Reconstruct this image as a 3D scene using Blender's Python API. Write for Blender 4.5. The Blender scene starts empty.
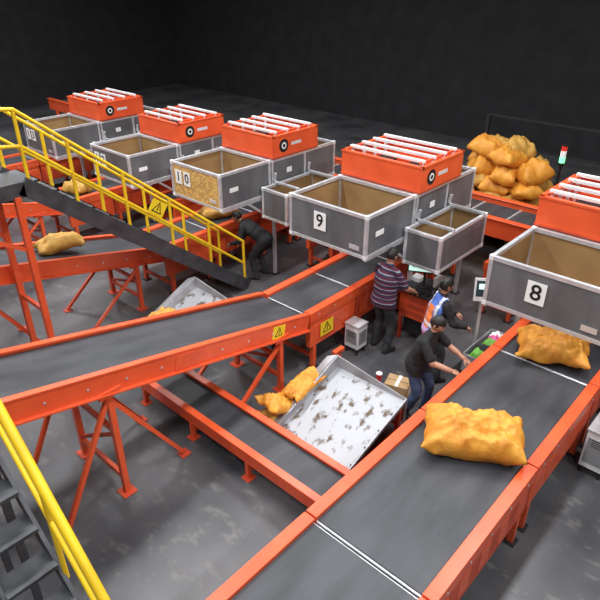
import bpy, bmesh, math, random
import numpy as np
from mathutils import Vector, Matrix, noise
random.seed(7)
scn=bpy.context.scene
COL=scn.collection
try:
    scn.view_settings.view_transform='Standard'
    scn.view_settings.look='None'
except Exception as e: print(e)

# ---------------------------------------------------------------- materials
def mat(name,c,rough=.5,metal=0,c2=None,scale=6,stretch=(1,1,1),bump=0,bscale=40,lo=.35,hi=.65,emit=0,rvar=0,detail=6):
    m=bpy.data.materials.new(name); m.use_nodes=True
    nt=m.node_tree; b=nt.nodes['Principled BSDF']
    b.inputs['Base Color'].default_value=(*c,1); b.inputs['Roughness'].default_value=rough
    b.inputs['Metallic'].default_value=metal
    tc=nt.nodes.new('ShaderNodeTexCoord'); mp=nt.nodes.new('ShaderNodeMapping')
    nt.links.new(tc.outputs['Object'],mp.inputs[0]); mp.inputs['Scale'].default_value=stretch
    if c2:
        n=nt.nodes.new('ShaderNodeTexNoise'); n.inputs['Scale'].default_value=scale; n.inputs['Detail'].default_value=detail
        nt.links.new(mp.outputs[0],n.inputs['Vector'])
        r=nt.nodes.new('ShaderNodeValToRGB'); r.color_ramp.elements[0].position=lo; r.color_ramp.elements[1].position=hi
        r.color_ramp.elements[0].color=(*c,1); r.color_ramp.elements[1].color=(*c2,1)
        nt.links.new(n.outputs['Fac'],r.inputs[0]); nt.links.new(r.outputs[0],b.inputs['Base Color'])
        if rvar:
            mr=nt.nodes.new('ShaderNodeMapRange'); mr.inputs['To Min'].default_value=rough-rvar; mr.inputs['To Max'].default_value=rough+rvar
            nt.links.new(n.outputs['Fac'],mr.inputs[0]); nt.links.new(mr.outputs[0],b.inputs['Roughness'])
    if bump:
        n2=nt.nodes.new('ShaderNodeTexNoise'); n2.inputs['Scale'].default_value=bscale; n2.inputs['Detail'].default_value=4
        nt.links.new(mp.outputs[0],n2.inputs['Vector'])
        bp=nt.nodes.new('ShaderNodeBump'); bp.inputs['Strength'].default_value=bump; bp.inputs['Distance'].default_value=.02
        nt.links.new(n2.outputs['Fac'],bp.inputs['Height']); nt.links.new(bp.outputs[0],b.inputs['Normal'])
    if emit:
        b.inputs['Emission Color'].default_value=(*c,1); b.inputs['Emission Strength'].default_value=emit
    return m
M={}
M['orange']=mat('orange_paint',(.84,.118,.036),.33,0,(.74,.092,.028),3)
M['orange_d']=mat('orange_paint_worn',(.68,.082,.026),.5,0,(.48,.052,.02),5)
M['yellow']=mat('yellow_paint',(.92,.62,.02),.4,0,(.80,.50,.015),4)
M['belt']=mat('belt_rubber',(.030,.032,.037),.5,0,(.062,.064,.072),4,(1,.22,1),.05,90)
M['dark']=mat('dark_steel',(.018,.018,.02),.5)
M['black']=mat('black_plastic',(.006,.006,.007),.4)
M['stringer']=mat('stair_steel',(.085,.088,.097),.45,.3,(.05,.052,.058),5)
M['alu']=mat('aluminium_profile',(.70,.71,.73),.32,.45,(.58,.58,.6),8)
M['panel']=mat('grey_panel',(.095,.098,.105),.40,0,(.15,.152,.16),2.2,(1.5,1.5,.5))
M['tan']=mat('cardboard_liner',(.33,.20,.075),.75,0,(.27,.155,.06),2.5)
M['tanp']=mat('patterned_cardboard',(.70,.44,.14),.7,0,(.46,.26,.08),22,(1,1,1),0,40,.47,.53)
M['card']=mat('cardboard',(.50,.33,.17),.8,0,(.42,.26,.12),9)
M['white']=mat('white_paint',(.82,.82,.82),.4,0,(.72,.72,.72),5)
M['galv']=mat('galvanised_sheet',(.46,.47,.49),.42,.5,(.27,.26,.26),2.6,(1,1,1),.05,25,.45,.72,0,.08)
M['rust']=mat('stainless_worn_sheet',(.40,.41,.43),.50,.35,(.11,.075,.05),10,(1,.6,1),.08,14,.545,.66,0,.04,12)
M['sack']=mat('woven_sack_yellow',(.78,.36,.045),.55,0,(.62,.23,.02),5,(1,1,1),.35,26)
M['sack2']=mat('woven_sack_ochre',(.66,.38,.08),.6,0,(.44,.22,.035),7,(1,1,1),.35,26)
M['paper']=mat('label_paper',(.85,.85,.83),.6)
M['ink']=mat('ink',(.01,.01,.01),.6)
M['warn']=mat('warning_yellow',(.9,.65,.02),.45)
M['screen']=mat('screen_light',(.55,.85,.75),.3,0,emit=.9)
M['screend']=mat('screen_dark',(.04,.06,.08),.15)
M['green']=mat('green_plastic',(.16,.42,.06),.5)
M['glow']=mat('beacon_green',(.2,.9,.4),.3,emit=1.2)
M['pink']=mat('pink_plastic',(.65,.08,.28),.4)
M['red']=mat('red_plastic',(.7,.03,.02),.4)
M['blue']=mat('blue_plastic',(.03,.12,.5),.4)
M['skin']=mat('skin',(.52,.27,.17),.5,0,(.45,.22,.14),12)
M['hair']=mat('hair_black',(.008,.007,.006),.45,0,(.02,.016,.013),60,(1,1,.3),.4,120)
M['lip']=mat('lip',(.35,.10,.08),.5)
M['eyew']=mat('eye_white',(.8,.8,.78),.2)
M['cloth_black']=mat('cloth_black',(.010,.010,.012),.85,0,(.019,.019,.021),12,bump=.3,bscale=18)
M['cloth_grey']=mat('cloth_charcoal',(.02,.021,.025),.85,0,(.035,.036,.04),12,bump=.3,bscale=18)
M['denim']=mat('denim',(.025,.045,.10),.85,0,(.045,.07,.14),14,bump=.3,bscale=22)
M['vest_blue']=mat('vest_blue',(.06,.12,.48),.7,0,(.09,.2,.6),9,bump=.2,bscale=18)
M['vest_orange']=mat('vest_orange',(.85,.22,.06),.7)
M['vest_pink']=mat('vest_lilac',(.55,.35,.62),.7)
M['reflect']=mat('reflective_tape',(.75,.76,.78),.3,.2)
M['shoe']=mat('shoe_dark',(.02,.02,.022),.5)
M['wall']=mat('wall_cladding',(.012,.012,.014),.8,0,(.02,.02,.023),2)
M['ceil']=mat('ceiling_sheet',(.10,.10,.10),.8,0,(.13,.13,.13),2)
M['lamp']=mat('lamp_diffuser',(1,1,1),.5,emit=3)
def stripes():
    m=mat('striped_knit',(.06,.012,.02),.85); nt=m.node_tree;b=nt.nodes['Principled BSDF']
    tc=nt.nodes.new('ShaderNodeTexCoord'); sp=nt.nodes.new('ShaderNodeSeparateXYZ'); nt.links.new(tc.outputs['Object'],sp.inputs[0])
    mu=nt.nodes.new('ShaderNodeMath'); mu.operation='MULTIPLY'; mu.inputs[1].default_value=14; nt.links.new(sp.outputs['Z'],mu.inputs[0])
    fr=nt.nodes.new('ShaderNodeMath'); fr.operation='FRACT'; nt.links.new(mu.outputs[0],fr.inputs[0])
    r=nt.nodes.new('ShaderNodeValToRGB'); r.color_ramp.interpolation='CONSTANT'
    e=r.color_ramp.elements; e[0].position=0; e[0].color=(.085,.010,.03,1); e[1].position=.45; e[1].color=(.018,.018,.05,1)
    x=e.new(.80); x.color=(.24,.22,.28,1)
    nt.links.new(fr.outputs[0],r.inputs[0]); nt.links.new(r.outputs[0],b.inputs['Base Color']); return m
M['stripe']=stripes()
def floormat():
    m=bpy.data.materials.new('polished_concrete'); m.use_nodes=True; nt=m.node_tree;b=nt.nodes['Principled BSDF']
    tc=nt.nodes.new('ShaderNodeTexCoord')
    def N(s,d,st=(1,1,1)):
        mp=nt.nodes.new('ShaderNodeMapping'); mp.inputs['Scale'].default_value=st; nt.links.new(tc.outputs['Object'],mp.inputs[0])
        n=nt.nodes.new('ShaderNodeTexNoise'); n.inputs['Scale'].default_value=s; n.inputs['Detail'].default_value=d; nt.links.new(mp.outputs[0],n.inputs['Vector']); return n
    n1=N(.8,8); r1=nt.nodes.new('ShaderNodeValToRGB'); r1.color_ramp.elements[0].position=.32; r1.color_ramp.elements[1].position=.7
    r1.color_ramp.elements[0].color=(.050,.052,.058,1); r1.color_ramp.elements[1].color=(.135,.133,.138,1); nt.links.new(n1.outputs['Fac'],r1.inputs[0])
    n2=N(5,12,(1,1.6,1)); r2=nt.nodes.new('ShaderNodeValToRGB'); r2.color_ramp.elements[0].position=.56; r2.color_ramp.elements[1].position=.72
    r2.color_ramp.elements[0].color=(0,0,0,1); r2.color_ramp.elements[1].color=(.45,.45,.45,1); nt.links.new(n2.outputs['Fac'],r2.inputs[0])
    mx=nt.nodes.new('ShaderNodeMixRGB'); mx.inputs[2].default_value=(.24,.22,.20,1); nt.links.new(r2.outputs[0],mx.inputs[0]); nt.links.new(r1.outputs[0],mx.inputs[1])
    nt.links.new(mx.outputs[0],b.inputs['Base Color'])
    mr=nt.nodes.new('ShaderNodeMapRange'); mr.inputs['To Min'].default_value=.22; mr.inputs['To Max'].default_value=.55; nt.links.new(n2.outputs['Fac'],mr.inputs[0]); nt.links.new(mr.outputs[0],b.inputs['Roughness'])
    return m
M['floor']=floormat()

# ---------------------------------------------------------------- mesh builder
class MB:
    def __init__(s): s.v=[];s.f=[];s.m=[];s.sm=[];s.mats=[]
    def mi(s,k):
        if k not in s.mats: s.mats.append(k)
        return s.mats.index(k)
    def add(s,vs,fs,k,smooth=False):
        o=len(s.v); s.v+= [Vector(p) for p in vs]; i=s.mi(k)
        for f in fs: s.f.append([o+a for a in f]); s.m.append(i); s.sm.append(smooth)
    def box(s,lo,hi,k):
        x0,y0,z0=lo;x1,y1,z1=hi
        s.add([(x0,y0,z0),(x1,y0,z0),(x1,y1,z0),(x0,y1,z0),(x0,y0,z1),(x1,y0,z1),(x1,y1,z1),(x0,y1,z1)],
              [(0,3,2,1),(4,5,6,7),(0,1,5,4),(1,2,6,5),(2,3,7,6),(3,0,4,7)],k)
    def obox(s,c,size,mtx,k):
        hx,hy,hz=[a/2 for a in size]; c=Vector(c)
        vs=[c+mtx@Vector((x,y,z)) for z in(-hz,hz) for (x,y) in((-hx,-hy),(hx,-hy),(hx,hy),(-hx,hy))]
        s.add(vs,[(0,3,2,1),(4,5,6,7),(0,1,5,4),(1,2,6,5),(2,3,7,6),(3,0,4,7)],k)
    def beam(s,p0,p1,w,h,k,up=(0,0,1)):
        p0=Vector(p0);p1=Vector(p1);d=(p1-p0).normalized();u=Vector(up)
        if abs(d.dot(u))>.98: u=Vector((0,1,0))
        r=d.cross(u).normalized(); u=r.cross(d)
        mt=Matrix((r,d,u)).transposed()
        s.obox((p0+p1)/2,(w,(p1-p0).length,h),mt,k)
    def cyl(s,p0,p1,r,k,n=12,r1=None):
        p0=Vector(p0);p1=Vector(p1);d=(p1-p0).normalized();u=Vector((0,0,1)) if abs(d.z)<.9 else Vector((1,0,0))
        a=d.cross(u).normalized();b=d.cross(a); r1=r if r1 is None else r1
        vs=[];
        for p,rr in((p0,r),(p1,r1)):
            for i in range(n):
                t=2*math.pi*i/n; vs.append(p+a*math.cos(t)*rr+b*math.sin(t)*rr)
        s.add(vs,[(i,(i+1)%n,n+(i+1)%n,n+i) for i in range(n)],k,True)
        s.add(vs,[tuple(range(n))[::-1],tuple(range(n,2*n))],k)
    def ell(s,c,r,k,mtx=None,n=16,m=12):
        c=Vector(c); mtx=mtx or Matrix.Identity(3); vs=[c+mtx@Vector((0,0,-r[2]))]
        for j in range(1,m):
            ph=-math.pi/2+math.pi*j/m
            for i in range(n):
                t=2*math.pi*i/n
                vs.append(c+mtx@Vector((r[0]*math.cos(ph)*math.cos(t),r[1]*math.cos(ph)*math.sin(t),r[2]*math.sin(ph))))
        vs.append(c+mtx@Vector((0,0,r[2]))); fs=[]
        for i in range(n): fs.append((0,1+(i+1)%n,1+i))
        for j in range(m-2):
            for i in range(n):
                a=1+j*n+i;b=1+j*n+(i+1)%n; fs.append((a,b,b+n,a+n))
        L=len(vs)-1
        for i in range(n): fs.append((1+(m-2)*n+i,1+(m-2)*n+(i+1)%n,L))
        s.add(vs,fs,k,True)
    def caps(s,p0,p1,r0,r1,k='skin'):
        s.ell(p0,(r0,)*3,k,n=12,m=8); s.ell(p1,(r1,)*3,k,n=12,m=8)
        if (Vector(p1)-Vector(p0)).length>1e-4: s.cyl(p0,p1,r0,k,12,r1)
    def poly(s,pts,k): s.add(pts,[tuple(range(len(pts)))],k)
    def prism(s,pts,off,k):
        n=len(pts); off=Vector(off); vs=[Vector(p) for p in pts]+[Vector(p)+off for p in pts]
        s.add(vs,[tuple(range(n))[::-1],tuple(range(n,2*n))]+[(i,(i+1)%n,n+(i+1)%n,n+i) for i in range(n)],k)
    def text(s,body,size,mtx,k):
        cu=bpy.data.curves.new('t','FONT');cu.body=body;cu.size=size;cu.align_x='CENTER';cu.align_y='CENTER';cu.extrude=.001;cu.offset=size*.012
        ob=bpy.data.objects.new('t',cu);COL.objects.link(ob)
        dg=bpy.context.evaluated_depsgraph_get(); me=bpy.data.meshes.new_from_object(ob.evaluated_get(dg))
        s.add([mtx@v.co for v in me.vertices],[tuple(p.vertices) for p in me.polygons],k)
        bpy.data.objects.remove(ob);bpy.data.meshes.remove(me);bpy.data.curves.remove(cu)
    def build(s,name,bevel=0,parent=None,origin=None):
        if origin is None:
            xs=[v.x for v in s.v];ys=[v.y for v in s.v];zs=[v.z for v in s.v]
            origin=Vector(((min(xs)+max(xs))/2,(min(ys)+max(ys))/2,min(zs)))
        origin=Vector(origin)
        me=bpy.data.meshes.new(name); me.from_pydata([v-origin for v in s.v],[],s.f)
        for k in s.mats: me.materials.append(M[k])
        me.polygons.foreach_set('material_index',s.m); me.polygons.foreach_set('use_smooth',s.sm); me.update()
        ob=bpy.data.objects.new(name,me); ob.location=origin; COL.objects.link(ob)
        if bevel:
            b=ob.modifiers.new('b','BEVEL');b.width=bevel;b.segments=1;b.limit_method='ANGLE';b.angle_limit=math.radians(50)
        if parent: ob.parent=parent
        return ob

# ---------------------------------------------------------------- room
def plane_box(name,lo,hi,k):
    b=MB();b.box(lo,hi,k);return b.build(name)
X0,X1,Y0,Y1,H=-27,7,-6,20,9
plane_box('floor',(X0,Y0,-.1),(X1,Y1,0),'floor')
plane_box('ceiling',(X0,Y0,H),(X1,Y1,H+.1),'ceil')
plane_box('wall_back',(X0,Y1,0),(X1,Y1+.15,H),'wall')
plane_box('wall_left',(X0-.15,Y0,0),(X0,Y1,H),'wall')
plane_box('wall_right',(X1,Y0,0),(X1+.15,Y1,H),'wall')
plane_box('wall_front',(X0,Y0-.15,0),(X1,Y0,H),'wall')

# ---------------------------------------------------------------- lights
for x in (-19,-13,-7.5,-2.5,3):
    for y in (-1,4,8.5,13):
        b=MB(); b.box((x-.12,y-1.5,7.86),(x+.12,y+1.5,7.95),'white'); b.box((x-.09,y-1.45,7.84),(x+.09,y+1.45,7.86),'lamp')
        b.cyl((x,y-1,7.95),(x,y-1,9),.01,'dark');b.cyl((x,y+1,7.95),(x,y+1,9),.01,'dark')
        o=b.build('ceiling_lamp')
        l=bpy.data.lights.new('tube_light','AREA'); l.shape='RECTANGLE'; l.size=.5;l.size_y=2.9
        l.energy=250 if y<12 else 45
        l.color=(.96,.98,1)
        lo=bpy.data.objects.new('tube_light',l); COL.objects.link(lo); lo.parent=o; lo.location=(0,0,-.04)
w=bpy.data.worlds.new('w');scn.world=w;w.use_nodes=True
w.node_tree.nodes['Background'].inputs[0].default_value=(.05,.06,.08,1)

# ---------------------------------------------------------------- conveyors
def warn_sign(b,c,ax,nrm,s=.16):
    c=Vector(c);ax=Vector(ax).normalized();nrm=Vector(nrm).normalized();up=nrm.cross(ax)
    if up.z<0: up=-up
    q=[c+ax*(-s*.75)+up*(-s*.6),c+ax*(s*.75)+up*(-s*.6),c+ax*(s*.75)+up*(s*.6),c+ax*(-s*.75)+up*(s*.6)]
    b.prism(q,nrm*.004,'warn')
    def tri(r,o): return [c+nrm*o+ax*(r*math.cos(t))+up*(r*math.sin(t)-s*.08) for t in(math.pi/2,math.pi*7/6,math.pi*11/6)]
    b.prism(tri(s*.6,.004),nrm*.002,'ink'); b.prism(tri(s*.42,.006),nrm*.002,'warn')
    b.prism([c+nrm*.008+ax*x+up*y for x,y in((-.06*s,-.2*s),(.06*s,-.2*s),(.03*s,.25*s),(-.03*s,.25*s))],nrm*.002,'ink')

SL=.222
def incline(xc,w=.97,y0=5.58,y1=-1.2,legs=(5.0,2.35,-.3),sign=True):
    b=MB(); Z=lambda y:1.0+(5.6-y)*SL
    for sx in(-1,1):
        x=xc+sx*w/2
        b.beam((x,y0,Z(y0)-.10),(x,y1,Z(y1)-.10),.045,.25,'orange')
        b.beam((x-sx*.01,y0,Z(y0)+.035),(x-sx*.01,y1,Z(y1)+.035),.08,.025,'orange')
        b.beam((x+sx*.03,y0,Z(y0)-.225),(x+sx*.03,y1,Z(y1)-.225),.07,.02,'orange')
        y=y0-.3
        while y>y1+.2:
            b.cyl((x,y,Z(y)-.1),(x+sx*.032,y,Z(y)-.1),.014,'alu',6)
            y-=.45
        for yy in(3.4,.6):
            b.beam((x+sx*.028,yy+.18,Z(yy+.18)-.1),(x+sx*.028,yy-.18,Z(yy-.18)-.1),.012,.2,'orange')
    b.beam((xc,y0,Z(y0)-.02),(xc,y1,Z(y1)-.02),w-.06,.012,'belt')
    b.beam((xc,y0,Z(y0)-.17),(xc,y1,Z(y1)-.17),w-.06,.012,'dark')
    for yy in(y0-.05,y1+.05): b.cyl((xc-w/2+.02,yy,Z(yy)-.08),(xc+w/2-.02,yy,Z(yy)-.08),.055,'dark')
    y=y0-.8
    while y>y1: b.beam((xc-w/2,y,Z(y)-.24),(xc+w/2,y,Z(y)-.24),.05,.05,'orange_d'); y-=1.1
    for yl in legs:
        zt=Z(yl)-.2
        for sx in(-1,1):
            x=xc+sx*(w/2-.01)
            b.box((x-.035,yl-.035,.01),(x+.035,yl+.035,zt),'orange'); b.box((x-.09,yl-.09,0),(x+.09,yl+.09,.015),'orange_d')
            b.box((x-.09,yl-.13,zt-.06),(x+.06,yl+.13,zt+.02),'orange')
            ye=yl+ (.85 if yl<4.5 else -.95); zb=.03
            b.beam((x,yl,zt-.12),(x,ye,zb),.05,.05,'orange'); b.box((x-.07,ye-.07,0),(x+.07,ye+.07,.015),'orange_d')
            if yl<4.5:
                b.beam((x,yl-.02,zt-.1),(x,yl-.75,.03),.05,.05,'orange')
        for zz in(.25,zt*.62,zt-.08): b.beam((xc-w/2,yl,zz),(xc+w/2,yl,zz),.05,.06,'orange')
        b.beam((xc-w/2,yl,.28),(xc+w/2,yl,zt*.6),.04,.04,'orange_d')
    if sign:
        warn_sign(b,(xc+w/2+.024,4.95,Z(4.95)-.1),(0,1,-SL),(1,0,0),.16)
    return b.build('inclined_belt_conveyor',.004)
def flat(xc,w,y0,y1,seams,name='belt_conveyor',sign=None):
    b=MB(); rw=.13; z=1.0
    ys=[y0]+list(seams)+[y1]
    for i in range(len(ys)-1):
        a,c=ys[i]+.010,ys[i+1]-.010
        for sx in(-1,1):
            xo=xc+sx*w/2; xi=xo-sx*rw
            b.box((min(xo,xi),a,z-.13),(max(xo,xi),c,z+.03),'orange')
            b.box((min(xo,xi)+.02,a+.01,z-.58),(max(xo,xi)-.02,c-.01,z-.13),'orange_d' if i%2 else 'orange')
            n=max(1,int((c-a)/.35))
            for j in range(n):
                yy=a+(j+.5)*(c-a)/n
                b.cyl((xo,yy,z-.05),(xo+sx*.008,yy,z-.05),.013,'alu',6)
                b.box((xo-sx*.02-.002,yy-.1,z-.5),(xo-sx*.02+.004,yy+.1,z-.22),'orange')
        b.box((xc-w/2+rw,a+.02,z-.05),(xc+w/2-rw,c-.02,z-.01),'belt')
        b.box((xc-w/2+rw-.01,a,z-.30),(xc+w/2-rw+.01,c,z-.06),'dark')
        for yy in(a+.012,c-.012):
            b.cyl((xc-w/2+rw,yy,z-.035),(xc+w/2-rw,yy,z-.035),.014,'alu',10)
        for yy in(a+.12,c-.12):
            for sx in(-1,1):
                x=xc+sx*(w/2-.06)
                b.box((x-.035,yy-.035,.02),(x+.035,yy+.035,z-.13),'orange')
                b.box((x-.07,yy-.07,0),(x+.07,yy+.07,.02),'dark')
            b.beam((xc-w/2+.06,yy,.2),(xc+w/2-.06,yy,.2),.05,.05,'orange_d')
    if sign: warn_sign(b,(xc+w/2+.001,sign,z-.35),(0,1,0),(1,0,0),.2)
    return b.build(name,.005)
C9,C10,C12,C14=-5.41,-8.93,-12.43,-15.93
for c in(C9,C10,C12,C14): incline(c,sign=(c==C9))
flat(C9,1.02,5.62,10.2,(6.75,8.0,9.1),sign=6.0)
for c in(C10,C12,C14): flat(c,1.02,5.62,10.2,(6.75,8.0,9.1))
flat(-1.87,1.40,1.2,10.2,(2.9,4.9,6.70,8.2))
flat(-7.05,.74,8.3,10.2,(9.2,)); flat(-10.6,.74,7.2,10.2,(8.6,)); flat(-3.55,.62,8.95,10.2,())

def sorter():
    b=MB();z=1.15;x0,x1=-22,3.5;ya,yb=10.5,11.6
    for y in(ya,yb):
        b.box((x0,y-.04,z-.3),(x1,y+.04,z+.06),'orange')
        b.box((x0,y-.08,z+.06),(x1,y+.08,z+.08),'orange')
    b.box((x0,ya+.04,z-.12),(x1,yb-.04,z-.1),'dark')
    x=x0+.1
    while x<x1-.8:
        b.box((x,ya+.1,z-.09),(x+.72,yb-.1,z-.03),'belt'); b.box((x+.73,ya+.1,z-.1),(x+.77,yb-.1,z-.02),'alu'); x+=.8
    x=x0+.5
    while x<x1:
        for y in(ya,yb): b.box((x-.05,y-.05,0),(x+.05,y+.05,z-.3),'orange')
        b.box((x-.03,ya,.3),(x+.03,yb,.36),'orange_d'); x+=2.2
    return b.build('cross_belt_sorter',.005)
sorter()

# ---------------------------------------------------------------- scanning station
def frame(b,lo,hi,panel='panel',liner='tan',split=1,front=None,t=.05):
    x0,y0,z0=lo;x1,y1,z1=hi;e=t/2
    for z in(z0+e,z1-e):
        for y in(y0+e,y1-e): b.beam((x0,y,z),(x1,y,z),t,t,'alu')
        for x in(x0+e,x1-e): b.beam((x,y0,z),(x,y1,z),t,t,'alu')
    for x in(x0+e,x1-e):
        for y in(y0+e,y1-e): b.box((x-e,y-e,z0),(x+e,y+e,z1),'alu')
    for i in range(1,split):
        x=x0+(x1-x0)*i/split
        b.box((x-e,y0+.003,z0),(x+e,y0+t,z1),'alu');b.box((x-e,y1-t,z0),(x+e,y1-.003,z1),'alu')
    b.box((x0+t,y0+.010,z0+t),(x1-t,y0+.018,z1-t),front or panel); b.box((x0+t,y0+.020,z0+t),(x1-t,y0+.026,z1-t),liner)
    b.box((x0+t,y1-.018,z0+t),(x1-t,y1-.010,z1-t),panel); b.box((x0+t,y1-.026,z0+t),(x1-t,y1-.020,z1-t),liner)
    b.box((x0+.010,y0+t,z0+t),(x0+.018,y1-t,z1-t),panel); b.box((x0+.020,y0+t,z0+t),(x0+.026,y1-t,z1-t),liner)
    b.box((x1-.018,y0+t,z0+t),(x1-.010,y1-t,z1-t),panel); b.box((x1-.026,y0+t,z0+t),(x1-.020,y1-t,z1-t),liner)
    for x in(x0,x1):
        for y in(y0,y1):
            for z in(z0+.022,z1-.022):
                b.box((x-.004 if x==x0 else x-.05,y-.004 if y==y0 else y-.05,z-.03),(x+.05 if x==x0 else x+.004,y+.05 if y==y0 else y+.004,z+.03),'white')
RX=Matrix.Rotation(math.pi/2,4,'X')
def station(xc,num,tanfront=False,w=.745,dz=0):
    b=MB()
    frame(b,(xc-w,6.33,1.79+dz),(xc+w,7.57,2.45+dz),front='tanp' if tanfront else None)
    if len(num)==2:
        for i,ch in enumerate(num):
            px=xc-w+.22+.24*i; b.box((px-.09,6.322,2.06+dz),(px+.09,6.330,2.32+dz),'paper'); b.text(ch,.24,Matrix.Translation((px,6.319,2.19+dz))@RX,'ink')
    else:
        px=xc-w+.8*w+.03
        b.box((px-.115,6.322,2.02+dz),(px+.115,6.330,2.30+dz),'paper')
        b.text(num,.28,Matrix.Translation((px,6.319,2.16+dz))@RX,'ink')
    b.box((xc+w-.30,6.325,1.9+dz),(xc+w-.12,6.332,1.97+dz),'alu')
    b.box((xc+w-.002,6.55,2.08+dz),(xc+w+.004,6.75,2.16+dz),'paper')
    frame(b,(xc-w,7.60,1.75+dz),(xc+w,9.45,2.44+dz))
    b.box((xc+w-.02,8.5,1.75+dz),(xc+w+.002,8.55,2.44+dz),'alu')
    b.box((xc+w,8.0,2.12+dz),(xc+w+.006,8.14,2.22+dz),'paper')
    x0,x1,y0,y1,z0,z1=xc-w,xc+w+.03,7.60,8.86,2.46+dz,2.86+dz
    t=.02
    b.box((x0,y0,z0),(x1,y0+t,z1),'orange');b.box((x0,y1-t,z0),(x1,y1,z1),'orange')
    b.box((x0,y0+t,z0),(x0+t,y1-t,z1),'orange');b.box((x1-t,y0+t,z0),(x1,y1-t,z1),'orange')
    b.box((x0,y0,z0-.01),(x1,y1,z0+.01),'orange_d')
    b.box((x0-.01,y0-.01,z0),(x1+.01,y0,z0+.03),'orange_d')
    for (a,c) in(((x0-.012,y0-.012,z1-.02),(x1+.012,y0+.05,z1+.012)),((x0-.012,y1-.05,z1-.02),(x1+.012,y1+.012,z1+.012)),((x0-.012,y0,z1-.02),(x0+.05,y1,z1+.012)),((x1-.05,y0,z1-.02),(x1+.012,y1,z1+.012))): b.box(a,c,'orange')
    for i in range(4):
        y=y0+.16+i*(y1-y0-.32)/3
        b.beam((x0+.06,y,z1+.05),(x1-.06,y,z1+.05),.06,.04,'white')
        for x in(x0+.1,x1-.1): b.box((x-.02,y-.02,z0),(x+.02,y+.02,z1+.03),'white')
    for x in(x0+.1,x1-.1): b.beam((x,y0+.1,z1+.03),(x,y1-.1,z1+.03),.035,.03,'orange')
    for i in range(2): b.box((xc-.5+i*.6,y0+.3,z0+.01),(xc-.2+i*.6,y0+.8,z0+.2),'dark')
    zc=(z0+z1)/2
    b.cyl((x1,y0+.30,zc),(x1+.006,y0+.30,zc),.12,'ink',24); b.cyl((x1+.006,y0+.30,zc),(x1+.009,y0+.30,zc),.062,'paper',20); b.cyl((x1+.009,y0+.30,zc),(x1+.011,y0+.30,zc),.035,'ink',16)
    b.box((x1,y0+.50,zc-.03),(x1+.004,y0+.78,zc+.03),'reflect')
    frame(b,(xc+w+.02,7.30,1.42+dz),(xc+w+.66,8.72,2.0+dz))
    for y in(7.65,8.6): b.beam((xc+w-.02,y,2.03+dz),(xc+w+.66,y,2.03+dz),.04,.04,'alu'); b.beam((xc+w-.02,y,1.9+dz),(xc+w+.05,y,2.2+dz),.04,.04,'alu')
    for x in(xc-w+.03,xc+w-.03):
        for y in(7.66,9.40):
            b.box((x-.03,y-.03,.02),(x+.03,y+.03,1.76+dz),'alu'); b.box((x-.07,y-.07,0),(x+.07,y+.07,.02),'dark')
        b.beam((x,6.36,1.77+dz),(x,9.42,1.77+dz),.04,.05,'alu')
        b.beam((x,7.66,1.25+dz),(x,7.0,1.75+dz),.04,.04,'alu')
    return b.build('parcel_scanning_station',.003)
station(-5.235,'9'); station(-1.92,'8')
station(-8.30,'10',True,.68,-.08); station(-11.1,'12',False,.70,-.28); station(-14.2,'13',False,.70,-.28)

# ---------------------------------------------------------------- stairs
def tube(b,pts,r,k='yellow'):
    for a,c in zip(pts,pts[1:]): b.cyl(a,c,r,k,10)
    for p in pts[1:-1]: b.ell(p,(r,r,r),k,n=10,m=6)
def stairs():
    b=MB(); xa,xb=-8.30,-7.60; N=16; ri,ru=.19,.235; yf=6.80
    yt=yf-N*ru; zt=N*ri
    H=lambda y:(yf-y)/ru*ri
    for x in(xa,xb):
        b.beam((x,yf+.05,.06),(x,yt,zt-.02),.05,.24,'stringer')
        b.beam((x,yt+.02,zt-.07),(x,-1.5,zt-.07),.05,.2,'stringer')
        for y in [yf-.02,yf-.8,yf-1.55,yf-2.3,yf-3.05,yt+.1]:
            b.cyl((x,y,H(y)+.02),(x,y,H(y)+1.0),.025,'yellow',10)
        for dz in(1.0,.55):
            tube(b,[(x,yf-.02,H(yf-.02)+dz),(x,yt+.1,H(yt+.1)+dz),(x,yt-.5,zt+dz),(x,-1.5,zt+dz)],.025)
        for y in np.arange(yt-.5,-1.5,-.95): b.cyl((x,y,zt),(x,y,zt+1.0),.025,'yellow',10)
        for y in(yt-.1,.2):
            b.box((x-.04,y-.04,0),(x+.04,y+.04,zt-.15),'orange')
        b.beam((x,yt-.1,zt-.9),(x,yt-1.3,zt-.15),.05,.05,'orange')
    b.beam((xa,yt-.1,1.2),(xb,yt-.1,1.2),.05,.06,'orange')
    for i in range(N):
        y=yf-(i+.5)*ru; z=(i+1)*ri
        b.box((xa+.03,y-ru/2,z-.03),(xb-.03,y+ru/2+.02,z),'stringer'); b.box((xa+.03,y+ru/2,z-.04),(xb-.03,y+ru/2+.02,z),'warn' if i in(0,N-1) else 'stringer')
    b.box((xa,-1.5,zt-.04),(xb,yt,zt),'stringer')
    warn_sign(b,(xb+.04,5.0,H(5.0)+.72),(0,1,-.75),(1,0,0),.2)
    return b.build('yellow_railed_staircase')
stairs()
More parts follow.
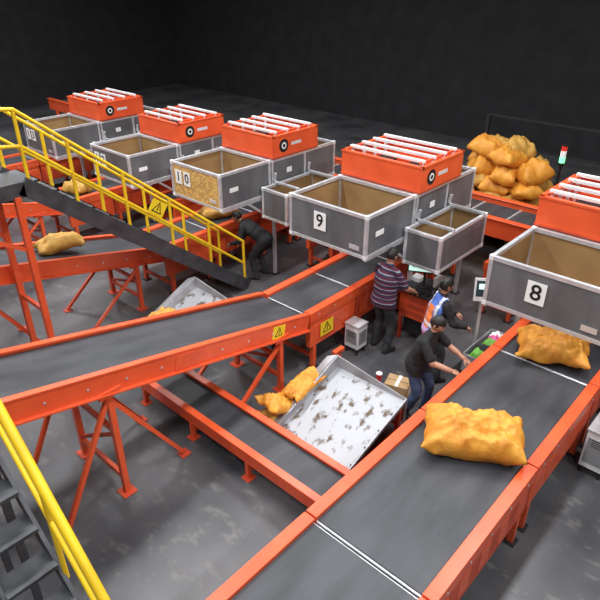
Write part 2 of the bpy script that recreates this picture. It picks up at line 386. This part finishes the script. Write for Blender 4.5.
def access_ladder():
    # narrow steep access stair, single yellow handrail, beside the photographer's walkway
    b=MB(); sl=1.13; x0,z0=-4.0,2.65; x1=x0+z0/sl; y=.90
    for yy in(.50,.88): b.beam((x0,yy,z0-.05),(x1,yy,.03),.03,.12,'stringer')
    tube(b,[(x0-.7,y,z0+1.0),(x0,y,z0+1.0),(x1-.12,y,1.12),(x1-.12,y,.1)],.034)
    tube(b,[(x0-.7,y,z0+.6),(x0,y,z0+.6),(x1-.12,y,.72)],.018)
    for x in(x0-.65,x0,x0+.9,x0+1.7):
        z=min(z0,z0-(x-x0)*sl); b.cyl((x,y,max(z,0)),(x,y,max(z,0)+1.0),.02,'yellow')
    for yy in(.5,.88):
        for xx in(x0-.7,x0): b.box((xx-.03,yy-.03,0),(xx+.03,yy+.03,z0),'stringer')
    n=12
    for i in range(1,n):
        z=z0*i/n; x=x1-z/sl; b.box((x-.10,.51,z-.015),(x+.10,.87,z+.015),'stringer')
    b.box((x0-.73,.47,z0-.04),(x0+.05,.91,z0),'stringer')
    return b.build('yellow_railed_access_stair')
access_ladder()

# ---------------------------------------------------------------- sheet metal chutes
def chute(x0,x1,y0=4.2,y1=5.45,zlo=.09,zhi=.50):
    b=MB()
    def Z(y): return zhi+(y-y1)/(y1-y0)*(zhi-zlo)
    b.prism([(x0,y0,Z(y0)),(x1,y0,Z(y0)),(x1,y1,Z(y1)),(x0,y1,Z(y1))],(0,0,.012),'rust')
    b.prism([(x0,y0,Z(y0)),(x0,y1,Z(y1)),(x0,y1,Z(y1)+.20),(x0,y0,Z(y0)+.10)],(.015,0,0),'galv')
    b.prism([(x0,y1,Z(y1)+.20),(x0,y0,Z(y0)+.10),(x0-.16,y0+.1,Z(y0)+.04),(x0-.14,y1-.05,Z(y1)+.14)],(0,0,.012),'galv')
    b.prism([(x1,y0,Z(y0)),(x1,y1,Z(y1)),(x1,y1,Z(y1)+.06),(x1,y0,Z(y0)+.06)],(-.015,0,0),'galv')
    b.prism([(x0,y1,Z(y1)-.35),(x1,y1,Z(y1)-.35),(x1,y1,Z(y1)+.05),(x0,y1,Z(y1)+.20)],(0,.015,0),'galv')
    b.beam((x0,y0,Z(y0)+.01),(x1,y0,Z(y0)+.01),.03,.04,'galv')
    for x in(x0+.06,x1-.06):
        b.box((x-.025,y0+.05,0),(x+.025,y0+.10,Z(y0)+.01),'galv'); b.box((x-.03,y1-.1,0),(x+.03,y1-.04,Z(y1)-.03),'orange_d')
        b.beam((x,y0+.1,.04),(x,y1-.08,.04),.04,.04,'orange_d')
    b.beam((x0+.06,y1-.07,.15),(x1-.06,y1-.07,.15),.04,.04,'orange_d')
    for i in range(4):
        y=y0+.2+i*.28
        for x in(x0+.05,x1-.05): b.cyl((x,y,Z(y)+.012),(x,y,Z(y)+.02),.012,'dark',8)
    return b.build('sheet_metal_chute')
chute(-4.25,-3.07,y0=4.15); chute(-7.38,-6.35,y0=3.9,zhi=.65)

def low_line():
    b=MB(); xa,xb=-6.35,-2.75; ya,yb=3.48,4.0; z=.42
    for y in(ya,yb): b.box((xa,y-.03,z-.16),(xb,y+.03,z+.03),'orange'); b.box((xa,y-.05,z+.03),(xb,y+.05,z+.045),'orange')
    b.box((xa,ya+.03,z-.03),(xb,yb-.03,z-.01),'belt'); b.box((xa,ya+.03,z-.14),(xb,yb-.03,z-.12),'dark')
    for x in(xa+.05,xb-.05): b.cyl((x,ya,z-.06),(x,yb,z-.06),.045,'dark')
    for i in range(4):
        x=xa+.2+i*(xb-xa-.4)/3
        for y in(ya,yb): b.box((x-.03,y-.03,0),(x+.03,y+.03,z-.16),'orange'); b.box((x-.07,y-.07,0),(x+.07,y+.07,.012),'orange_d')
        b.beam((x,ya,.12),(x,yb,.12),.04,.04,'orange_d')
    return b.build('low_transfer_conveyor',.004)
low_line()

# ---------------------------------------------------------------- sacks
def ridge(o):
    return 1-2*abs(noise.noise(o))
def sack_geo(b,c,dims,seed,rot=0,tilt=0,k='sack',n=26):
    c=Vector(c);R=Matrix.Rotation(rot,3,'Z')@Matrix.Rotation(tilt,3,'Y'); L,W,Hh=dims
    vs=[];fs=[];m=max(10,int(n*.62))
    def P(i,j,s):
        u=-1+2*i/n; v=-1+2*j/m
        edge=max(0,(1-abs(u)**3.0))*max(0,(1-abs(v)**2.8))
        h=edge**.55
        o=Vector((u*1.3+seed*7.1,v*1.3,s*.4))
        x=u*L/2*(1-.07*(1-abs(v)**2)*abs(u)**2)*(1+.14*noise.noise(o*1.5)); y=v*W/2*(1-.10*(1-abs(u)**2))*(1+.16*noise.noise(o*1.7+Vector((5,5,5))))
        z=s*h*Hh/2*(1+.55*noise.noise(o*1.4))
        if s>0: z+=h*(.060*Hh/.42*ridge(o*1.9)+.034*ridge(o*4.2+Vector((3,1,0)))+.012*noise.noise(o*11))
        if s<0: z=max(z,-Hh*.42)
        z+=.06*noise.noise(Vector((u*3,v*3,seed*3.3)))*(abs(u)**3)
        x+=.012*noise.noise(o*6)*h; y+=.02*noise.noise(o*5+Vector((9,2,1)))
        return c+R@Vector((x,y,z))
    top={};bot={}
    for i in range(n+1):
        for j in range(m+1):
            top[i,j]=len(vs);vs.append(P(i,j,1))
    for i in range(n+1):
        for j in range(m+1):
            if i in(0,n) or j in(0,m): bot[i,j]=top[i,j]
            else: bot[i,j]=len(vs);vs.append(P(i,j,-1))
    for i in range(n):
        for j in range(m):
            fs.append((top[i,j],top[i+1,j],top[i+1,j+1],top[i,j+1])); fs.append((bot[i,j],bot[i,j+1],bot[i+1,j+1],bot[i+1,j]))
    b.add(vs,fs,k,True)
def sack(c,dims,seed,rot=0,tilt=0,k='sack',n=60):
    b=MB();sack_geo(b,c,dims,seed,rot,tilt,k,n)
    return b.build('mail_sack')
sack((-1.84,4.78,1.155),(1.06,.68,.38),1,math.radians(30))
sack((-1.88,6.98,1.14),(.92,.64,.34),2,math.radians(22))
sack((C10,3.95,1.50),(.75,.42,.24),3,1.4,0,'sack2',30)
sack((C10,7.35,1.10),(.75,.4,.24),4,1.2,0,'sack2',30)
sack((C12,4.6,1.36),(.7,.5,.26),5,1.3,0,'sack2',30)
sack((C12,6.2,1.10),(.6,.5,.26),6,.3,0,'sack2',30)
sack((C14,5.0,1.28),(.7,.5,.26),9,1.3,0,'sack',30)
sack((-7.05,4.55,.50),(.6,.5,.28),8,.4,0,'sack2',30)
b=MB(); sack_geo(b,(-4.37,4.88,.46),(.66,.34,.12),11,math.radians(93),-.12,'sack',40); sack_geo(b,(-4.46,4.50,.28),(.62,.44,.18),12,math.radians(85),.5,'sack',40); sack_geo(b,(-4.50,4.25,.11),(.45,.45,.16),14,math.radians(60),.1,'sack2',40)
b.build('draped_mail_sack')

def heap(x0,x1,y0,y1,top,seed):
    s=MB(); k=seed; z=.22; lay=0
    while z<top:
        inset=lay*.10; x=x0+inset+.3
        while x<x1-inset-.2:
            y=y0+inset*.8+.3
            while y<y1-.2:
                if y<y0+inset*.8+1.1 or z+.34>top:
                    sack_geo(s,(x+random.uniform(-.12,.12),y+random.uniform(-.12,.12),z+random.uniform(-.05,.05)),(random.uniform(.65,.9),random.uniform(.55,.7),random.uniform(.34,.44)),k,random.uniform(-1.4,1.4),random.uniform(-.25,.25),random.choice(('sack','sack2')),18)
                k+=1; y+=.52
            x+=.58
        z+=.32; lay+=1
    s.build('mail_sack_pile')
heap(-6.6,-4.1,11.95,13.5,2.1,100)
heap(-3.5,1.0,12.6,14.1,1.9,500)
def cage(x0,x1,y):
    b=MB()
    for x in np.linspace(x0,x1,4):
        b.box((x-.04,y-.04,0),(x+.04,y+.04,2.2),'dark')
    for z in(.8,1.5,2.2): b.beam((x0,y,z),(x1,y,z),.05,.05,'dark')
    b.build('steel_post_barrier')
cage(-6.8,2.8,14.6)

# ---------------------------------------------------------------- small equipment
def desk(xc,yc,mon='screen'):
    b=MB()
    b.box((xc-.26,yc-.12,.45),(xc+.26,yc+.42,.92),'orange'); b.box((xc-.30,yc-.18,.92),(xc+.30,yc+.45,.95),'dark')
    for sx in(-1,1):
        for sy in(-.10,.38): b.box((xc+sx*.23-.025,yc+sy-.025,0),(xc+sx*.23+.025,yc+sy+.025,.45),'orange_d')
    for z in(.55,.68,.80): b.box((xc-.22,yc-.125,z-.045),(xc+.22,yc-.12,z+.045),'orange_d')
    b.box((xc-.2,yc-.05,.12),(xc+.18,yc+.3,.40),'dark')
    R=Matrix.Rotation(math.radians(28),3,'Z')@Matrix.Rotation(math.radians(-12),3,'X')
    c=Vector((xc,yc+.1,1.40))
    b.obox(c,(.52,.04,.34),R,'black'); b.obox(c+R@Vector((0,-.022,0)),(.48,.004,.30),R,mon)
    for i in range(4): b.obox(c+R@Vector((-.06,-.025,.1-.06*i)),(.30-.05*(i%2),.003,.018),R,'white' if i else 'blue')
    b.cyl((xc,yc+.14,.95),(xc,yc+.14,1.38),.02,'dark'); b.cyl((xc,yc+.14,.95),(xc,yc+.14,.97),.11,'dark')
    b.box((xc-.2,yc-.16,.95),(xc+.14,yc-.02,.97),'black'); b.ell((xc+.22,yc-.08,.965),(.03,.05,.015),'black',None,10,6)
    b.box((xc+.12,yc+.22,.95),(xc+.28,yc+.40,1.12),'white'); b.box((xc-.28,yc+.2,.95),(xc-.12,yc+.36,1.02),'paper')
    return b.build('operator_workstation',.004)
desk(-4.22,7.48)
def scr():
    b=MB();x,y=-3.1,7.35
    b.cyl((x,y,0),(x,y,1.3),.025,'alu');b.box((x-.2,y-.2,0),(x+.2,y+.2,.03),'dark')
    R=Matrix.Rotation(math.radians(35),3,'Z')@Matrix.Rotation(math.radians(-15),3,'X');c=Vector((x,y-.03,1.42))
    b.obox(c,(.24,.04,.34),R,'white');b.obox(c+R@Vector((0,-.022,.02)),(.19,.004,.24),R,'screend')
    b.obox(c+R@Vector((0,-.024,.05)),(.12,.004,.08),R,'screen')
    return b.build('touch_screen_stand',.004)
scr()
def cabinet(x,y,w=.13,d=.12,h=.52):
    b=MB()
    b.box((x-w,y-d,.12),(x+w,y+d,h),'white'); b.box((x-w*.8,y-d-.006,.2),(x+w*.8,y-d,h-.08),'galv'); b.box((x+w,y-d*.8,.2),(x+w+.006,y+d*.8,h-.08),'galv')
    b.box((x-w-.01,y-d-.01,h),(x+w+.01,y+d+.01,h+.03),'alu')
    for i in range(4): b.box((x-w*.5,y-d-.009,h-.2+i*.03),(x+w*.5,y-d-.005,h-.19+i*.03),'ink')
    for sx in(-.8,.8):
        for sy in(-.8,.8): b.cyl((x+sx*w,y+sy*d,0),(x+sx*w,y+sy*d,.12),.022,'dark')
    return b.build('electrical_cabinet',.006)
cabinet(-4.74,6.55)
cabinet(-.94,6.5,.14,.2,.66)
def bollard(x,y):
    b=MB();b.box((x-.04,y-.035,.02),(x+.04,y+.035,.36),'orange');b.box((x-.04,y-.11,.32),(x+.04,y+.11,.39),'orange');b.box((x-.09,y-.09,0),(x+.09,y+.09,.02),'orange')
    b.build('floor_stop_post',.008)
bollard(-4.62,5.95)
def carton(x,y,s=.34,r=.3,h=.26):
    b=MB();R=Matrix.Rotation(r,3,'Z')
    b.obox((x,y,h/2),(s,s*.8,h),R,'card'); b.obox((x,y,h+.002),(s*.14,s*.81,.004),R,'paper')
    b.obox(Vector((x,y,h+.003)),(s,.006,.003),R,'ink')
    for sx in(-1,1): b.obox(Vector((x,y,h*.55))+R@Vector((sx*(s/2+.001),0,0)),(.002,s*.4,.1),R,'paper')
    b.build('cardboard_box',.004)
carton(-3.56,6.02,.34,.3,.28)
b=MB();x,y=-3.98,6.15
b.cyl((x,y,0),(x,y,.13),.035,'red',16,.045);b.cyl((x,y,.13),(x,y,.14),.048,'paper',16);b.cyl((x+.02,y,.14),(x+.03,y,.2),.005,'paper',8);b.build('red_paper_cup')
b=MB();x,y=-2.84,7.25
b.box((x-.18,y-.45,.30),(x+.18,y+.45,.33),'dark')
for a,c in(((x-.18,y-.45,.33),(x-.165,y+.45,.62)),((x+.165,y-.45,.33),(x+.18,y+.45,.62)),((x-.18,y-.45,.33),(x+.18,y-.435,.62)),((x-.18,y+.435,.33),(x+.18,y+.45,.62))): b.box(a,c,'galv')
for sx in(-.15,.15):
    for sy in(-.4,.4): b.box((x+sx-.02,y+sy-.02,0),(x+sx+.02,y+sy+.02,.3),'orange_d')
for i,(k,dy,s) in enumerate((('green',-.3,.12),('cloth_grey',-.12,.10),('green',.04,.09),('pink',.17,.06),('paper',.3,.11))):
    sack_geo(b,(x+.01*(i%2),y+dy,.56),(.24,.20,.16),30+i,.7*i,.2,k,18)
b.build('tote_of_wrapped_items')
b=MB();x,y=-3.0,9.15
b.box((x-.1,y-.1,0),(x+.1,y+.1,.02),'dark');b.cyl((x,y,0),(x,y,2.85),.022,'black');b.cyl((x,y,2.85),(x,y,2.90),.045,'black');b.cyl((x,y,2.90),(x,y,2.99),.042,'glow',16);b.cyl((x,y,2.99),(x,y,3.08),.042,'paper',16);b.cyl((x,y,3.08),(x,y,3.15),.042,'red',16);b.cyl((x,y,3.15),(x,y,3.17),.044,'black',16)
b.build('signal_tower_light')

# ---------------------------------------------------------------- people
def remesh(b,voxel,smooth,name):
    o=b.build('tmp',origin=(0,0,0)); m=o.modifiers.new('r','REMESH');m.mode='VOXEL';m.voxel_size=voxel;m.use_smooth_shade=True
    s=o.modifiers.new('s','SMOOTH');s.iterations=smooth;s.factor=.5
    dg=bpy.context.evaluated_depsgraph_get();dg.update();me=bpy.data.meshes.new_from_object(o.evaluated_get(dg));me.name=name
    bpy.data.objects.remove(o);me.materials.clear();return me
def ik(a,c,l1,l2,pole):
    a=Vector(a);c=Vector(c);d=c-a;L=d.length
    if L>(l1+l2)*.995: c=a+d.normalized()*(l1+l2)*.995;d=c-a;L=d.length
    x=(l1*l1-l2*l2+L*L)/(2*L);h=math.sqrt(max(0,l1*l1-x*x));dn=d/L
    p=Vector(pole);p=(p-dn*p.dot(dn)).normalized()
    return a+dn*x+p*h,c
def person(pos,fwd,lean=8,wl=(-.25,.1,.85),wr=(.25,.1,.85),fl=(-.11,0,0),fr=(.11,.05,0),hip=(0,-.03,.90),scale=1,girth=1,
           shirt='cloth_black',pants='cloth_grey',shoe='shoe',sleeve='short',head_pitch=15,head_yaw=0,hairlong=False,vest=False,side=0,curl=25):
    emp=bpy.data.objects.new('warehouse_worker',None);COL.objects.link(emp);emp.empty_display_size=.3
    fx,fy=Vector(fwd).normalized();
    Wm=Matrix(((fy*scale,fx*scale,0,pos[0]),(-fx*scale,fy*scale,0,pos[1]),(0,0,scale,0),(0,0,0,1)))
    hipc=Vector(hip);la=math.radians(lean);sa=math.radians(side)
    D=Vector((math.sin(sa),math.sin(la),math.cos(la))).normalized();S=Vector((1,0,0));S=(S-D*S.dot(D)).normalized();Fv=D.cross(S)
    Mx=Matrix((S,Fv,D)).transposed()
    sc=hipc+D*.49; nb=hipc+D*.55
    lh=la*.75;hd=Vector((math.sin(sa)*.6,math.sin(lh),math.cos(lh))).normalized()
    hc=nb+hd*.155+Fv*.02
    P={}; sw=.170+.03*(girth-1)
    P['sl']=sc-S*sw-D*.015;P['sr']=sc+S*sw-D*.015
    P['el'],P['wl']=ik(P['sl'],wl,.28,.25,(-.6,-.6,-.6));P['er'],P['wr']=ik(P['sr'],wr,.28,.25,(.6,-.6,-.6))
    P['hl']=hipc-S*.09;P['hr']=hipc+S*.09
    al=Vector(fl)+Vector((0,0,.085));ar=Vector(fr)+Vector((0,0,.085))
    P['kl'],P['al']=ik(P['hl'],al,.43,.41,(-.1,1,0));P['kr'],P['ar']=ik(P['hr'],ar,.43,.41,(.1,1,0))
    g=girth;b=MB()
    b.ell(hipc-D*.0,(.165*g,.125*g,.13),'skin',Mx,20,14)
    b.ell(hipc+D*.08,(.155*g,.120*g,.15),'skin',Mx,20,14)
    b.ell(hipc+D*.20,(.155*g,.118*g,.17),'skin',Mx,20,14)
    b.ell(hipc+D*.33,(.170*g,.120*g,.18),'skin',Mx,20,14)
    b.ell(sc-D*.04,(.165,.095,.10),'skin',Mx,20,14)
    for q in(-1,1): b.caps(sc+D*.065,sc+S*(q*.13)+D*.01,.052,.056)
    b.caps(sc+D*.02,hc-hd*.03,.060,.052)
    segs=[]
    def seg(lab,p0,p1,r0,r1): b.caps(p0,p1,r0,r1); segs.append((lab,Vector(p0),Vector(p1),r0,r1))
    for q in 'lr':
        s0,e,w_=P['s'+q],P['e'+q],P['w'+q]
        mid=s0+(e-s0)*.8
        if sleeve=='long':
            seg('shirt',s0,e,.062,.050);seg('shirt',e,w_,.050,.040)
        else:
            seg('shirt',s0,mid,.062,.060);seg('skin',mid,e,.043,.041);seg('skin',e,w_,.041,.027)
        h0,kn,an=P['h'+q],P['k'+q],P['a'+q]
        seg('pants',h0,kn,.094*(.5+.5*g),.070);seg('pants',kn,an,.069,.062)
        f=Vector(fl if q=='l' else fr);sx=-1 if q=='l' else 1
        heel=f+Vector((0,-.04,.045));toe=f+Vector((sx*.03,.15,.038))
        seg('shoe',heel,toe,.042,.036);seg('shoe',f+Vector((0,0,.08)),f+Vector((sx*.015,.07,.05)),.046,.042)
    me=remesh(b,.0115,5,'body')
    n=len(me.vertices);co=np.empty(n*3);me.vertices.foreach_get('co',co);co=co.reshape(-1,3)
    no=np.empty(n*3);me.vertices.foreach_get('normal',no);no=no.reshape(-1,3)
    HEM=-.10
    for i in range(n):
        v=Vector(co[i]);rel=v-hipc;s=rel.dot(D)
        f=.010*noise.noise(Vector((v.x*8,v.y*8,v.z*11))+Vector((pos[0],0,0)))+.004*noise.noise(v*24)
        if HEM<s<.45 and abs(rel.dot(S))<.25 and (v.z>.62 or lean>45): f+=.012*max(0,min(1,(.45-s)/.3))
        co[i]+=no[i]*f
    co[:,2]=np.maximum(co[:,2],.004)
    me.vertices.foreach_set('co',co.ravel())
    slots=[shirt,pants,shoe,'skin','vest_blue','vest_orange','reflect','vest_pink','ink'];
    for k in slots: me.materials.append(M[k])
    np_=len(me.polygons);ce=np.empty(np_*3);me.polygons.foreach_get('center',ce);ce=ce.reshape(-1,3)
    best=np.full(np_,1e9);lab=np.zeros(np_,int)
    idx={'shirt':0,'pants':1,'shoe':2,'skin':3}
    def sd(p0,p1,r0,r1):
        p0=np.array(p0);p1=np.array(p1);d=p1-p0;t=np.clip(((ce-p0)@d)/(d@d),0,1);return np.linalg.norm(ce-(p0+t[:,None]*d),axis=1)-(r0+(r1-r0)*t)
    for (l,p0,p1,r0,r1) in segs:
        q=sd(p0,p1,r0,r1);k=q<best;best[k]=q[k];lab[k]=idx[l]
    s_=(ce-np.array(hipc))@np.array(D)
    q=sd(hipc-D*.03,sc,.135*g,.13);tors=(q-.01<best);best[tors]=q[tors];
    lab[tors]=0
    near=(lab==1)|tors
    lab[near]=np.where(s_[near]<HEM,1,0)
    q=sd(sc+D*.075,hc,.062,.06);k=(q<best)&(s_>.565);lab[k]=3
    if vest:
        x_=(ce-np.array(hipc))@np.array(S);isT=(lab==0)&(s_<.56)&(np.abs(x_)<.17)&tors
        lab[isT]=4
        lab[isT&(np.abs(x_)<.07)&(s_<.40)]=5
        lab[isT&(s_>.08)&(s_<.13)]=6; lab[isT&(np.abs(np.abs(x_)-.105)<.022)&(s_>.13)]=6
        lab[isT&(s_<.04)]=7
    me.polygons.foreach_set('material_index',lab.astype(np.int32));me.polygons.foreach_set('use_smooth',np.ones(np_,bool));me.update()
    emp.matrix_world=Wm
    def link(me,nm):
        o=bpy.data.objects.new(nm,me);COL.objects.link(o);o.parent=emp;return o
    link(me,'body')
    for q in 'lr':
        w_=P['w'+q];d=(w_-P['e'+q]).normalized();sx=-1 if q=='l' else 1
        d=(d+Vector((0,.15,-.1))).normalized()
        nrm=Vector((0,0,-1));nrm=(nrm-d*nrm.dot(d))
        if nrm.length<.35: nrm=Vector((-sx,0,0));nrm=nrm-d*nrm.dot(d)
        nrm.normalize();wv=d.cross(nrm).normalized()
        if wv.x*sx>0: wv=-wv
        Mh=Matrix((wv,nrm,d)).transposed();h=MB()
        h.caps(w_-d*.03,w_+d*.02,.026,.025); h.ell(w_+d*.052,(.041,.016,.052),'skin',Mh,16,12)
        for i,(of,ln) in enumerate(((.030,.072),(.010,.082),(-.010,.076),(-.029,.060))):
            p=w_+d*(.088 if i in(1,2) else .082)+wv*of;a=math.radians(8);dr=d
            for s_i,(fr_,r) in enumerate(((.42,.0095),(.32,.0085),(.26,.0075))):
                a+=math.radians(curl);dr=(d*math.cos(a)+nrm*math.sin(a)+wv*of*1.2).normalized();pn=p+dr*ln*fr_
                h.caps(p,pn,r,r*.92);p=pn
        p=w_+d*.025+wv*.030
        for l_,dr,r in((.042,(d*.65+wv*.75+nrm*.2),.0125),(.032,(d*.9+wv*.35+nrm*.35),.0105),(.024,(d*.95+wv*.1+nrm*.45),.009)):
            dr=dr.normalized();pn=p+dr*l_;h.caps(p,pn,r,r*.9);p=pn
        mh=remesh(h,.0042,2,'hand');mh.materials.append(M['skin']);mh.polygons.foreach_set('use_smooth',np.ones(len(mh.polygons),bool));link(mh,'hand_'+q)
    hp=lh*0.6+math.radians(head_pitch);yw=math.radians(head_yaw)
    R=Matrix.Rotation(-yw,3,'Z')@Matrix.Rotation(-hp,3,'X');b=MB();rx,ry,rz=.076,.096,.117
    def shape(nv,grow=1):
        x,y,z=nv;px,py,pz=x*rx*grow,y*ry*grow,z*rz*grow
        if z<0:
            px*=1-.30*(-z)**1.3
            if y<0: py*=1-.40*(-z)
            else: py*=1-.06*(-z)
        if y>0:
            py-=.006*math.exp(-(((abs(px)-.030)/.016)**2+((pz-.008)/.014)**2))
            py+=.022*math.exp(-((px/.011)**2+((pz+.020)/.017)**2))+.010*math.exp(-((px/.009)**2+((pz-.005)/.02)**2))
            py+=.004*math.exp(-((px/.05)**2+((pz-.030)/.012)**2))
            py+=.007*math.exp(-((px/.022)**2+((pz+.058)/.009)**2))+.006*math.exp(-((px/.02)**2+((pz+.098)/.015)**2))
        return Vector((px,py,pz))
    def ball(grow,k,cond=None,n=48,m=40,bumpy=0):
        vs=[];fs=[];
        for j in range(m+1):
            ph=-math.pi/2+math.pi*j/m
            for i in range(n):
                t=2*math.pi*i/n;nv=(math.cos(ph)*math.cos(t),math.cos(ph)*math.sin(t),math.sin(ph))
                gg=grow+(bumpy*noise.noise(Vector(nv)*6) if bumpy else 0)
                vs.append(hc+R@shape(nv,gg) if grow==1 else hc+R@Vector((nv[0]*rx*gg*(1-.1*max(0,-nv[2])),nv[1]*ry*gg*(1-(.3*max(0,-nv[2]) if nv[1]<0 else 0)),nv[2]*rz*gg)))
        for j in range(m):
            ph=-math.pi/2+math.pi*(j+.5)/m
            for i in range(n):
                t=2*math.pi*(i+.5)/n;c=(math.cos(ph)*math.cos(t),math.cos(ph)*math.sin(t),math.sin(ph))
                if cond and not cond(c): continue
                fs.append((j*n+i,j*n+(i+1)%n,(j+1)*n+(i+1)%n,(j+1)*n+i))
        b.add(vs,fs,k,True)
    ball(1,'skin')
    for sx in(-1,1):
        b.ell(hc+R@Vector((sx*.076,-.005,-.005)),(.010,.018,.031),'skin',R,12,8)
        b.ell(hc+R@Vector((sx*.030,.083,.008)),(.013,.010,.008),'eyew',R,12,8)
        b.ell(hc+R@Vector((sx*.030,.0905,.008)),(.0055,.004,.0055),'ink',R,10,6)
        b.ell(hc+R@Vector((sx*.030,.090,.028)),(.018,.006,.004),'hair',R,10,6)
    b.ell(hc+R@Vector((0,.088,-.056)),(.022,.008,.0065),'lip',R,12,6)
    ob=b.build('head',origin=(0,0,0));ob.parent=emp
    b=MB()
    low=-.45 if hairlong else -.30
    ball(1.085,'hair',lambda c:(c[2]>low and c[1]<.30-.25*(c[2]<0)) or c[2]>.42,bumpy=.05)
    ball(1.02,'hair',lambda c:(c[2]>low-.03 and c[1]<.32-.25*(c[2]<0)) or c[2]>.40)
    if hairlong:
        p=hc+R@Vector((0,-.10,.03));b.ell(p,(.034,.034,.034),'hair',R)
        b.caps(p,hc+R@Vector((0,-.135,-.06)),.026,.024,'hair');b.caps(hc+R@Vector((0,-.135,-.06)),hc+R@Vector((0,-.125,-.16)),.024,.010,'hair')
    ob=b.build('hair',origin=(0,0,0));ob.parent=emp
    return emp
person((-4.46,6.88),(.12,1),lean=8,wl=(-.20,.34,1.0),wr=(.24,.36,1.0),fl=(-.14,0,0),fr=(.13,-.04,0),girth=1.26,shirt='stripe',pants='cloth_grey',head_pitch=12,scale=1.04)
person((-3.46,6.70),(.55,.85),lean=10,wl=(-.10,.36,1.05),wr=(.25,.34,1.02),girth=1.08,shirt='cloth_black',pants='cloth_grey',vest=True,sleeve='long',hairlong=True,scale=1.0)
person((-3.14,5.86),(1,.12),lean=18,wl=(-.22,.48,1.03),wr=(.16,.46,1.05),fl=(-.14,.06,0),fr=(.13,-.12,0),hip=(0,-.08,.88),girth=1.1,shirt='cloth_black',pants='denim',head_pitch=22)
person((-7.80,7.35),(-1,-.45),lean=58,wl=(-.16,.50,.72),wr=(.18,.46,.62),fl=(-.15,.0,0),fr=(.15,-.10,0),hip=(0,-.16,.84),girth=1.08,shirt='cloth_black',pants='cloth_grey',sleeve='long',head_pitch=0)

# ---------------------------------------------------------------- camera
cd=bpy.data.cameras.new('camera');cam=bpy.data.objects.new('camera',cd);COL.objects.link(cam)
cd.sensor_width=36;cd.lens=593/600*36;cd.clip_start=.05
th=math.radians(29.53);Fh=Vector((-.673,.740,0)).normalized()
f3=Fh*math.cos(th)+Vector((0,0,-math.sin(th)))
cam.location=(0,0,5.5);cam.rotation_euler=f3.to_track_quat('-Z','Y').to_euler()
scn.camera=cam
